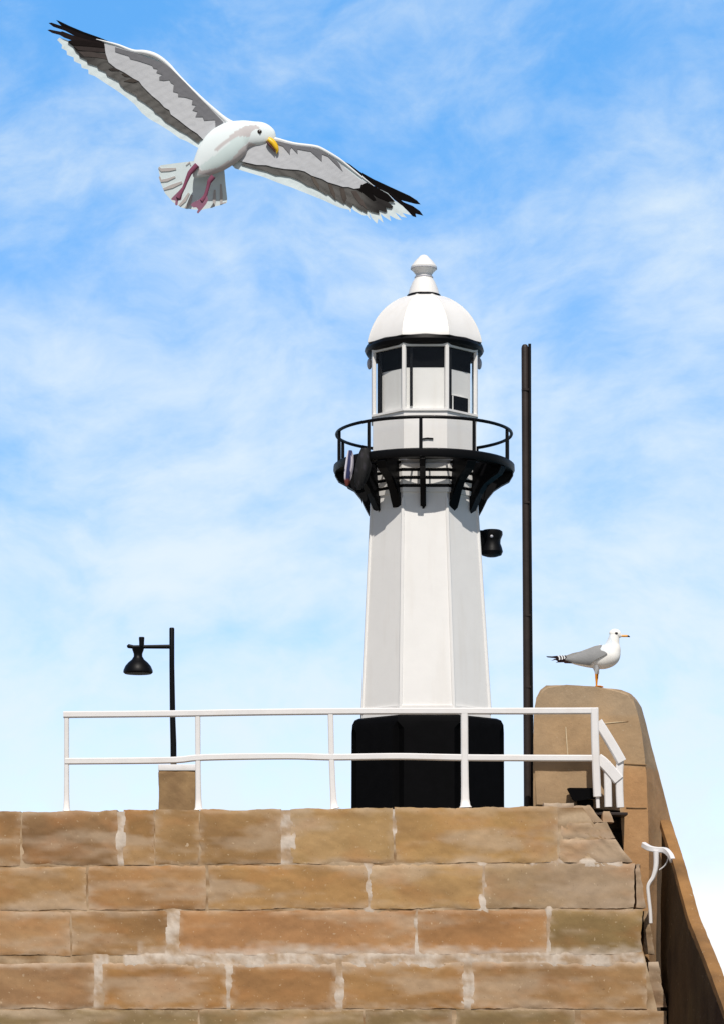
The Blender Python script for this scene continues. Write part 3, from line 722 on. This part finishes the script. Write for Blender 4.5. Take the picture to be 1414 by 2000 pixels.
# ------------------------------------------------------------------ gulls
def layer(bm, tint, pts, depth, off, th, col, D0, step=9, zf=None, thick_fn=None):
    """a sheet of overlapping feathers: outline gets its own place, curvature and thickness"""
    b = bmesh.new(); pl = [zf(*p) for p in pts]
    f = b.faces.new([b.verts.new((x, y, 0)) for x, y in pl])
    xs = [p[0] for p in pl]; ys = [p[1] for p in pl]
    for ax, lo, hi in ((0, min(xs), max(xs)), (1, min(ys), max(ys))):
        q = lo + step
        while q < hi:
            c = Vector((0, 0, 0)); c[ax] = q; n = Vector((0, 0, 0)); n[ax] = 1
            bmesh.ops.bisect_plane(b, geom=b.verts[:] + b.edges[:] + b.faces[:], plane_co=c, plane_no=n); q += step
    bmesh.ops.triangulate(b, faces=[f for f in b.faces if len(f.verts) > 4])
    r = bmesh.ops.extrude_face_region(b, geom=b.faces[:])
    for v in r['geom']:
        if isinstance(v, bmesh.types.BMVert): v.co.z = 1
    b.verts.ensure_lookup_table(); mp = {}
    for v in b.verts:
        x, y, zc = v.co; d = depth(x, y) + off + (th if zc > .5 else 0)
        nv = bm.verts.new(P(x, y, D0 + d * D0 / F)); mp[v] = nv
        c = col(x, y) if callable(col) else col
        nv[tint] = (*c, 1)
    for f in b.faces: bm.faces.new([mp[v] for v in f.verts])
    b.free()

def loft(bm, tint, st, D0, zf, zs, per=6, seg=28, col=None, kd=1.0, doff=None):
    """continuous rounded body through stations (x, y, r in the zoomed outline)"""
    ss = catmull(st, per); rings = []
    n = len(ss)
    pp = [(zf(s[0], s[1]), max(.15, s[2] * zs)) for s in ss]
    for i in range(n):
        (x, y), r = pp[i]; (xa, ya), _ = pp[max(i - 1, 0)]; (xb, yb), _ = pp[min(i + 1, n - 1)]
        tx, ty = xb - xa, yb - ya; l = sqrt(tx * tx + ty * ty) or 1; nx, ny = -ty / l, tx / l
        row = []
        for j in range(seg):
            a = 2 * pi * j / seg; qx, qy = x + nx * r * cos(a), y + ny * r * cos(a); dd = -r * kd * sin(a) + (doff(ss[i]) if doff else 0)
            v = bm.verts.new(P(qx, qy, D0 + dd * D0 / F)); v[tint] = (*(col(qx, qy) if callable(col) else col), 1); row.append(v)
        rings.append(row)
    for A, B in zip(rings, rings[1:]):
        for j in range(seg): bm.faces.new((A[j], A[(j + 1) % seg], B[(j + 1) % seg], B[j]))
    bm.faces.new(rings[0]); bm.faces.new(rings[-1][::-1])

# --- the gull in flight
DG = 11.0
Z1 = lambda x, y: (80 + x * 400 / 1414, 20 + y * 400 / 1414)
Z3 = lambda x, y: (460 + x * 400 / 1414, 240 + y * 400 / 1414)
Z2 = lambda x, y: (280 + x * 300 / 1414, 200 + y * 300 / 1414)
gull = thing('seagull', P(430, 300, DG), 'large white gull gliding overhead with spread grey wings and black wingtips', 'seagull', 'gulls')
bm = bmesh.new(); T = bm.verts.layers.float_color.new('tint')
def wingd(x, y):
    s = abs(x - 445); return 6 + (s / 400) ** 1.7 * 75 - 16 * sin(min(1, s / 230) * pi) * .9
def streaky(c, amt=.12, ang=.5, sc=.05, feather=None):
    def fn(x, y):
        q = noise.noise(Vector(((x * cos(ang) + y * sin(ang)) * sc, (-x * sin(ang) + y * cos(ang)) * sc * 5, 3)))
        k = 1 + q * amt * 1.3
        if feather:
            t = ((x * feather[0] + y * feather[1]) / feather[2] + q * .25) % 1.0
            k *= 1 - feather[3] * max(0, 1 - min(t, 1 - t) * 4) + feather[3] * .5 * (t - .5)
        return tuple(max(0, v * k) for v in c)
    return fn
WH, GR1, GR2, DK, BK = lin('d6e3e6'), lin('bdc0c5'), lin('74757a'), lin('62615f'), lin('131012')
WHL = lin('e8ecee')
# left wing
Lbase = [(1330, 790), (1265, 750), (1180, 682), (1050, 560), (960, 470), (880, 375), (800, 315), (720, 290), (650, 285), (560, 248), (480, 224), (380, 197), (200, 213), (130, 190), (115, 205), (150, 240), (145, 262), (180, 280), (183, 308), (228, 325), (232, 352), (280, 373), (285, 398), (330, 410), (332, 440), (375, 455), (450, 505), (520, 550), (590, 600), (650, 650), (700, 710), (750, 750), (830, 795), (900, 840), (960, 885), (1010, 905), (1080, 945), (1250, 1050), (1450, 950)]
Lup = [(1115, 885), (1080, 850), (1040, 825), (1000, 795), (950, 755), (900, 720), (890, 690), (855, 670), (820, 630), (770, 590), (750, 570), (700, 520), (680, 490), (640, 470), (580, 430), (520, 400), (470, 360), (450, 300)]
Lband = [(440, 230), (360, 222), (300, 212), (205, 210), (190, 222), (225, 248), (245, 285), (265, 300), (270, 320), (320, 345), (325, 365), (390, 385), (400, 405), (450, 425), (460, 450), (540, 490), (550, 515), (580, 545), (660, 590), (670, 610), (720, 640), (780, 685), (790, 705), (830, 730), (860, 765), (900, 790), (960, 830), (1010, 855), (1090, 915)] + Lup
Lcov = [(440, 230), (520, 250), (640, 290), (860, 370), (1000, 500), (1270, 765), (1330, 850), (1200, 960)] + Lup
Lmarg = [(515, 255), (515, 285), (560, 300), (610, 315), (620, 335), (680, 350), (770, 380), (780, 400), (810, 405), (800, 430), (845, 445), (820, 460), (820, 480), (850, 485), (890, 480), (900, 500), (920, 510), (915, 560), (950, 570), (950, 595), (1000, 600), (1050, 615), (1045, 650), (1075, 655), (1050, 690), (1085, 700), (1070, 735), (1120, 735), (1130, 760), (1205, 755), (1210, 815), (1262, 772), (1150, 655), (1000, 500), (900, 400), (850, 365), (750, 330), (640, 290)]
FL, FR = (.42, .9), (-.5, .86)
layer(bm, T, Lbase, wingd, 2.6, 4.5, streaky(WH, .05, feather=(*FL, 17, .10)), DG, zf=Z1, step=3)
layer(bm, T, Lband, wingd, 0, 2.4, lambda x, y: mixc(streaky(DK, .2, feather=(*FL, 15, .30))(x, y), BK, max(0, min(.75, (215 - x) / 80))), DG, zf=Z1, step=3)
layer(bm, T, Lcov, wingd, -1.6, 1.5, streaky(GR1, .08, feather=(*FL, 15, .07)), DG, zf=Z1, step=3)
layer(bm, T, Lmarg, wingd, -2.8, 1.1, streaky(GR2, .08, feather=(*FL, 13, .08)), DG, zf=Z1, step=3)
for pts, o_, c in (([(108, 68), (125, 72), (200, 108), (300, 150), (400, 185), (505, 228), (440, 222), (380, 200), (290, 168), (200, 140), (140, 105)], 4, lin('0d0a0a')),
               ([(55, 88), (75, 85), (150, 110), (250, 150), (380, 195), (445, 228), (440, 240), (350, 220), (250, 185), (170, 142), (90, 115)], 1.5, lin('181314')),
               ([(47, 137), (65, 133), (140, 148), (150, 145), (230, 175), (330, 205), (440, 230), (440, 250), (330, 235), (240, 217), (165, 190), (135, 172), (80, 157)], -.8, lin('241d1d')),
               ([(188, 212), (210, 207), (300, 210), (440, 230), (445, 258), (340, 248), (230, 240)], -2.2, lin('1c1717')),
               ([(225, 245), (300, 240), (440, 258), (450, 290), (360, 285), (260, 275)], -1.2, lin('3a3433')), ([(262, 285), (340, 285), (455, 305), (470, 340), (380, 325), (300, 320)], -.7, lin('4a4442')),
               ([(470, 405), (520, 395), (562, 408), (540, 418), (490, 418)], -1.0, lin('3a3634')), ([(560, 440), (600, 428), (632, 462), (580, 455)], -1.0, lin('45403c')), ([(575, 490), (630, 470), (680, 490), (640, 500)], -1.0, lin('4a4541'))):
    layer(bm, T, pts, wingd, o_, 1.6, streaky(c, .25), DG, zf=Z1, step=7)
def edge_tube(pts, zf, rs, cb):
    ss = catmull([(x, y, r) for (x, y), r in zip(pts, rs)], 5)
    P3 = []
    for x, y, r in ss:
        q = zf(x, y); P3.append(P(q[0], q[1], DG + (wingd(*q) + 1.5) * DG / F))
    n0 = len(bm.verts); rg = sweep(bm, P3, circ(10, DG / F), scale=[max(.2, s[2]) for s in ss])
    for r in rg:
        for v in r: v[T] = (*cb, 1)
edge_tube([(1420, 840), (1300, 775), (1180, 675), (1050, 555), (960, 465), (880, 375), (800, 318), (720, 293), (640, 282), (540, 243), (460, 220), (385, 200)], Z1, [12, 6, 4.2, 4, 4, 4, 5, 5, 3.2, 2.4, 1.8, .6], WHL)
# right wing
Rbase = [(80, 60), (250, 100), (275, 105), (400, 142), (540, 160), (600, 182), (700, 238), (760, 280), (860, 365), (960, 442), (1040, 475), (1095, 535), (1150, 570), (1185, 608), (1212, 638), (1150, 622), (1180, 655), (1145, 648), (1100, 618), (1145, 672), (1110, 665), (1060, 638), (1072, 678), (1030, 652), (1000, 628), (1020, 690), (985, 662), (976, 696), (940, 658), (922, 622), (930, 668), (905, 638), (880, 640), (820, 605), (802, 585), (796, 622), (785, 600), (720, 585), (600, 530), (500, 490), (400, 450), (300, 415), (200, 375), (100, 345), (0, 315), (-60, 250)]
Rlow = [(480, 335), (440, 325), (340, 318), (260, 304), (215, 292), (150, 290), (70, 272)]
Rband = [(45, 287), (70, 272), (150, 290), (215, 292), (260, 312), (340, 320), (430, 328), (480, 335), (520, 355), (600, 393), (690, 428), (750, 443), (830, 450), (870, 425), (900, 415), (960, 445), (1040, 490), (1090, 540), (1050, 545), (1085, 575), (1075, 590), (1035, 583), (1045, 610), (1030, 615), (985, 598), (992, 625), (940, 613), (903, 593), (907, 620), (850, 590), (812, 558), (802, 582), (755, 548), (752, 560), (700, 526), (692, 532), (642, 488), (630, 494), (580, 463), (530, 440), (500, 432), (460, 405), (430, 390), (380, 370), (310, 360), (280, 360), (220, 335), (120, 310)]
Rcov = [(-40, 240), (60, 140), (180, 110), (270, 112), (400, 150), (520, 170), (600, 200), (700, 258), (760, 310), (850, 382), (902, 412), (865, 430), (860, 450), (820, 455), (780, 442), (745, 442), (700, 427), (640, 410), (600, 387), (530, 365)] + Rlow
Rmarg = [(262, 118), (300, 150), (330, 160), (378, 217), (380, 180), (390, 168), (432, 212), (430, 180), (500, 193), (520, 195), (560, 230), (598, 264), (600, 215), (640, 230), (700, 290), (742, 332), (722, 290), (704, 262), (600, 195), (520, 170), (400, 152)]
layer(bm, T, Rbase, wingd, 2.6, 4.5, streaky(WH, .05, -.4, feather=(*FR, 17, .10)), DG, zf=Z3, step=3)
layer(bm, T, Rband, wingd, 0, 2.4, lambda x, y: mixc(streaky(DK, .2, .7, feather=(*FR, 15, .30))(x, y), BK, max(0, min(.8, (x - 690) / 60))), DG, zf=Z3, step=3)
layer(bm, T, Rcov, wingd, -1.6, 1.5, streaky(GR1, .08, -.4, feather=(*FR, 15, .07)), DG, zf=Z3, step=3)
layer(bm, T, Rmarg, wingd, -2.8, 1.1, streaky(GR2, .1, -.4, feather=(*FR, 13, .08)), DG, zf=Z3, step=3)
for pts, o_, c in (([(750, 265), (790, 285), (860, 338), (950, 388), (1080, 448), (1200, 503), (1250, 535), (1276, 563), (1240, 560), (1150, 537), (1090, 520), (1000, 460), (900, 400), (830, 345)], 4, lin('0d0a0a')),
               ([(950, 435), (1010, 448), (1090, 498), (1160, 548), (1220, 573), (1270, 608), (1294, 641), (1240, 627), (1245, 652), (1220, 645), (1190, 612), (1150, 572), (1095, 532), (1050, 485)], 2.4, lin('120e0f')),
               ([(870, 425), (905, 412), (970, 445), (1050, 490), (1100, 545), (1050, 540), (980, 512), (940, 485), (970, 530), (950, 535), (880, 480), (835, 455)], -1.2, lin('0f0c0c')),
               ([(800, 470), (835, 470), (880, 540), (910, 600), (860, 560), (820, 510)], -.6, lin('524b48')), ([(640, 420), (665, 425), (690, 490), (692, 530), (660, 480)], -.6, lin('57504b')), ([(720, 445), (750, 450), (770, 520), (752, 555), (730, 500)], -.6, lin('4f4945')), ([(520, 365), (545, 375), (580, 430), (580, 462), (545, 420)], -.6, lin('5a544e'))):
    layer(bm, T, pts, wingd, o_, 1.6, streaky(c, .25), DG, zf=Z3, step=7)
edge_tube([(120, 120), (250, 108), (400, 145), (540, 164), (600, 185), (700, 242), (760, 284), (860, 364), (955, 438)], Z3, [9, 4, 3.4, 3.6, 3.8, 3.2, 2.6, 1.8, .5], WHL)
# tail fan
def taild(x, y): return 26 + ((x - 385) / 60) ** 2 * 7 - (400 - y) * .1
tail = [(470, 540), (300, 560), (165, 578), (142, 598), (146, 640), (152, 660), (165, 745), (172, 762), (195, 818), (205, 838), (258, 898), (275, 918), (330, 952), (350, 966), (405, 982), (425, 980), (470, 986), (550, 990), (565, 982), (640, 970), (655, 960), (720, 945), (775, 920), (776, 880), (762, 760), (750, 620), (640, 560)]
layer(bm, T, tail, taild, 0, 3.5, streaky(WH, .05, 1.1), DG, zf=Z2)
def strip(pts, w):
    a = []; b = []
    for i, p in enumerate(pts):
        q0, q1 = pts[max(0, i - 1)], pts[min(len(pts) - 1, i + 1)]; dx, dy = q1[0] - q0[0], q1[1] - q0[1]; l = sqrt(dx * dx + dy * dy)
        k = w * (.55 if i in (0, len(pts) - 1) else 1) / 2; a.append((p[0] - dy / l * k, p[1] + dx / l * k)); b.append((p[0] + dy / l * k, p[1] - dx / l * k))
    return a + b[::-1]
TG = lin('b9b4b2')
for pts, w in (([(146, 600), (170, 622), (240, 618), (306, 610)], 30), ([(152, 682), (165, 722), (220, 715), (298, 684)], 26), ([(188, 800), (270, 772), (360, 734)], 34), ([(335, 952), (385, 900), (424, 834)], 30), ([(392, 972), (425, 930), (450, 850)], 34), ([(652, 962), (658, 890), (662, 804)], 28), ([(765, 922), (722, 930), (722, 850), (718, 752)], 26), ([(398, 578), (432, 550), (440, 578)], 16)):
    layer(bm, T, strip(pts, w), taild, -1.3, 1.2, TG, DG, zf=Z2)
# body: one smooth form from tail root to crown
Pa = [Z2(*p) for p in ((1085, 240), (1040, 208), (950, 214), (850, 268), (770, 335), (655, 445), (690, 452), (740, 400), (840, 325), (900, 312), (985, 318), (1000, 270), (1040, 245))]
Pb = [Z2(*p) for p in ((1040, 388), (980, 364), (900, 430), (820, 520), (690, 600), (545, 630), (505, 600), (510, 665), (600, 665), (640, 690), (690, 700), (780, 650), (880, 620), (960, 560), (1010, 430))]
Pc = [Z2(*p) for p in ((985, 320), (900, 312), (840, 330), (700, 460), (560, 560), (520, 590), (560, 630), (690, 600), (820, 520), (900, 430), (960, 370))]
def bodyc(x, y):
    if inside((x, y), Pa) or inside((x, y), Pb): return lin('c4c0c1')  # grey nape and breast patches put body shading into the tint
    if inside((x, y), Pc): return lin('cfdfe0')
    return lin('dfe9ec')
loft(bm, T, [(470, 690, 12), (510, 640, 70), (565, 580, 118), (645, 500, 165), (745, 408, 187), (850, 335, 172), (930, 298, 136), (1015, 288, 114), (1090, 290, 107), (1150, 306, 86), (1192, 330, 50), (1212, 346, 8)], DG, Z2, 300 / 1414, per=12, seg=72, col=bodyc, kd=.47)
LEGC = lin('7e4a60')
loft(bm, T, [(500, 575, 26), (478, 598, 25), (440, 640, 23), (425, 665, 21), (398, 730, 16), (376, 785, 15), (360, 810, 18), (325, 880, 22)], DG, Z2, 300 / 1414, per=4, seg=14, col=LEGC, doff=lambda s: -9 - (s[1] - 575) * .012)
loft(bm, T, [(650, 680, 25), (630, 705, 24), (612, 730, 21), (604, 760, 17), (590, 810, 16), (572, 865, 18), (540, 905, 23)], DG, Z2, 300 / 1414, per=4, seg=14, col=LEGC, doff=lambda s: -11 - (s[1] - 680) * .012)
layer(bm, T, [(345, 800), (372, 800), (352, 900), (325, 905), (318, 945), (305, 950), (296, 938), (300, 905), (262, 896), (262, 884)], lambda x, y: -11, -2, 4, streaky(lin('8d6479'), .12), DG, zf=Z2, step=4)
layer(bm, T, [(560, 862), (592, 862), (600, 900), (582, 935), (548, 978), (508, 1024), (496, 1012), (508, 985), (492, 965), (465, 968), (440, 945), (455, 925), (520, 892)], lambda x, y: -14, -2, 4, streaky(lin('8d6479'), .12), DG, zf=Z2, step=4)
finish('body', bm, FEATH, gull, sharp=40)
def plain_loft(name, st, D0, zf, zs, m, parent, doff=None, seg=18, per=5, kd=1.0):
    bm = bmesh.new(); T_ = bm.verts.layers.float_color.new('tint')
    loft(bm, T_, st, D0, zf, zs, per=per, seg=seg, col=(.5, .5, .5), doff=doff, kd=kd); return finish(name, bm, m, parent)
z2 = 300 / 1414
bk = plain_loft('beak', [(1150, 338, 22), (1172, 350, 27), (1200, 375, 28), (1224, 412, 24), (1236, 440, 15), (1233, 460, 8), (1230, 472, 2)], DG, Z2, z2, BEAKY, gull, doff=lambda s: -8)
plain_loft('lower_bill', [(1140, 358, 8), (1160, 384, 11), (1182, 408, 10), (1202, 432, 8), (1216, 458, 3)], DG, Z2, z2, MOUTH, bk, doff=lambda s: -9.5)
def ball(name, px, py, D, r, m, parent, sq=(1, 1, 1)):
    bm = bmesh.new(); bmesh.ops.create_uvsphere(bm, u_segments=20, v_segments=14, radius=r, matrix=Matrix.Translation(P(px, py, D)) @ Matrix.Diagonal((*sq, 1))); return finish(name, bm, m, parent)
ex, ey = Z2(1074, 271)
ey_o = ball('eye', ex, ey, DG - 9.8 * DG / F, 4.7 * DG / F, EYEM, gull, (1, .8, .95))
ball('pupil', ex + .6, ey + .4, DG - 12.8 * DG / F, 2.0 * DG / F, PUPIL, ey_o)

# --- the gull standing on the pier
DB = DP + .10
Z4 = lambda x, y: (1040 + x * 220 / 1414, 1200 + y * 220 / 1414)
z4 = 220 / 1414
g2 = thing('seagull', P(1163.5, 1341, DB), 'gull with folded grey wings standing on orange legs on top of the pier', 'seagull', 'gulls')
bm = bmesh.new(); T = bm.verts.layers.float_color.new('tint')
bodyS = [(400, 560, 14), (520, 570, 58), (660, 560, 104), (780, 545, 138), (880, 530, 158), (950, 490, 160), (990, 425, 118), (1005, 355, 82), (1018, 295, 68), (1032, 245, 58), (1042, 210, 38), (1046, 188, 8)]
def c2(x, y):
    X, Y = (x - 1040) / z4, (y - 1200) / z4
    return lin('dbe3ea') if (inside((X, Y), [(985, 190), (975, 280), (1002, 350), (1000, 430), (960, 490), (840, 440), (845, 380), (930, 330), (930, 230)])) else lin('f5f4f0')
loft(bm, T, bodyS, DB, Z4, z4, per=8, seg=40, col=c2, kd=.82)
loft(bm, T, [(968, 258, 14), (985, 246, 42), (1020, 240, 58), (1055, 246, 56), (1085, 262, 40), (1108, 270, 20), (1120, 272, 6)], DB, Z4, z4, per=6, seg=28, col=lambda x, y: lin('f5f4f0'), kd=.85)
def interp(x, col):
    st = [(400, 560, 14), (520, 570, 58), (660, 560, 104), (780, 545, 145), (880, 528, 160), (960, 500, 165)]
    if x <= st[0][0]: return st[0][col]
    for a, b in zip(st, st[1:]):
        if x <= b[0]: return a[col] + (b[col] - a[col]) * (x - a[0]) / (b[0] - a[0])
    return st[-1][col]
def foldd(sg):
    def fn(x, y):
        X, Y = (x - 1040) / z4, (y - 1200) / z4; c, h = interp(X, 1), interp(X, 2) * 1.06; t = max(-.985, min(.985, (Y - c) / h))
        return -sg * (h * z4 * .82 * sqrt(1 - t * t))
    return fn
wingS = [(872, 380), (780, 395), (700, 425), (590, 466), (500, 485), (410, 518), (385, 580), (460, 600), (560, 618), (720, 641), (740, 600), (790, 566), (880, 520), (934, 490), (900, 465), (855, 450), (843, 420)]
def wcolr(x, y):
    X, Y = (x - 1040) / z4, (y - 1200) / z4
    c = lin('8f9091') if Y > 470 + (X - 590) * -.35 else lin('97938e')
    return streaky(c, .07, -.3, .08)(x, y)
for sg in (1, -1):
    layer(bm, T, wingS, foldd(sg), -1.6 if sg > 0 else -.4, 2, wcolr, DB, zf=Z4, step=3)
    # rear flight feathers crossing over the tail
    layer(bm, T, [(165, 524), (240, 526), (330, 516), (412, 514), (424, 540), (390, 578), (330, 585), (300, 560), (275, 550), (180, 540)], lambda x, y: -sg * 3.0, -1, 2, lin('2a1c1e'), DB, zf=Z4, step=4)
layer(bm, T, [(228, 582), (275, 556), (400, 560), (460, 598), (560, 619), (400, 614), (385, 602), (283, 605), (312, 590), (285, 572)], lambda x, y: 0, -3, 6, lin('32201f'), DB, zf=Z4, step=4)
for a in ([(307, 519), (330, 516), (343, 545), (342, 568), (325, 572), (327, 545)], [(342, 516), (364, 514), (378, 542), (376, 564), (360, 568), (362, 542)], [(376, 515), (393, 514), (408, 540), (402, 556), (388, 558), (392, 538)]):
    layer(bm, T, a, lambda x, y: -3.2, -1.6, .9, lin('eceff2'), DB, zf=Z4, step=4)
LG = lin('d98a26')
for x0, x1, dd in ((788, 796, -4), (812, 800, 5)):
    loft(bm, T, [(800, 640, 62), (798, 690, 38), (x0 + 4, 735, 17), (x0 + 3, 752, 9)], DB, Z4, z4, per=5, seg=18, col=lin('e3e8ee'), doff=lambda s, d=dd: d)
    loft(bm, T, [(x0, 735, 11), (x0 + (x1 - x0) * .3, 790, 11), (x0 + (x1 - x0) * .8, 850, 9), (x1, 903, 8)], DB, Z4, z4, per=4, seg=12, col=LG, doff=lambda s, d=dd: d)
    for ax, ay in ((1, 0), (.86, -.5), (.86, .5), (-.6, 0)):
        p0 = P(*Z4(x1, 900), DB) + Vector((0, dd * DB / F, 0)); L_ = .075 if ax > 0 else .03
        rg = sweep(bm, [p0, p0 + Vector((ax * L_ * .6, ay * L_ * .6, -.004)), p0 + Vector((ax * L_, ay * L_, -.010))], circ(8, .006), scale=[1, .9, .5])
        for r in rg:
            for v in r: v[T] = (*LG, 1)
    q = [P(*Z4(x1, 903), DB) + Vector((0, dd * DB / F, 0)) + Vector((a, b, -.004)) for a, b in ((0, 0), (.06, -.035), (.07, 0), (.06, .035))]
    va, vb = prism(bm, q, [p + Vector((0, 0, -.005)) for p in q])
    for v in va + vb: v[T] = (*LG, 1)
finish('body', bm, FEATH, g2, sharp=40)
bk = plain_loft('beak', [(1095, 270, 12), (1130, 271, 14), (1165, 271, 14), (1188, 272, 13)], DB, Z4, z4, BEAKO, g2, per=4)
plain_loft('beak_tip', [(1184, 272, 13.2), (1200, 275, 11), (1212, 280, 7), (1219, 285, 2)], DB, Z4, z4, PUPIL, bk, per=4)
ex, ey = Z4(1047, 235)
e = ball('eye', ex, ey, DB - 7.6 * DB / F, 3.1 * DB / F, EYEM, g2, (1.05, .5, .62))
ball('pupil', ex - .3, ey, DB - 8.6 * DB / F, 1.5 * DB / F, PUPIL, e, (1, .6, 1))
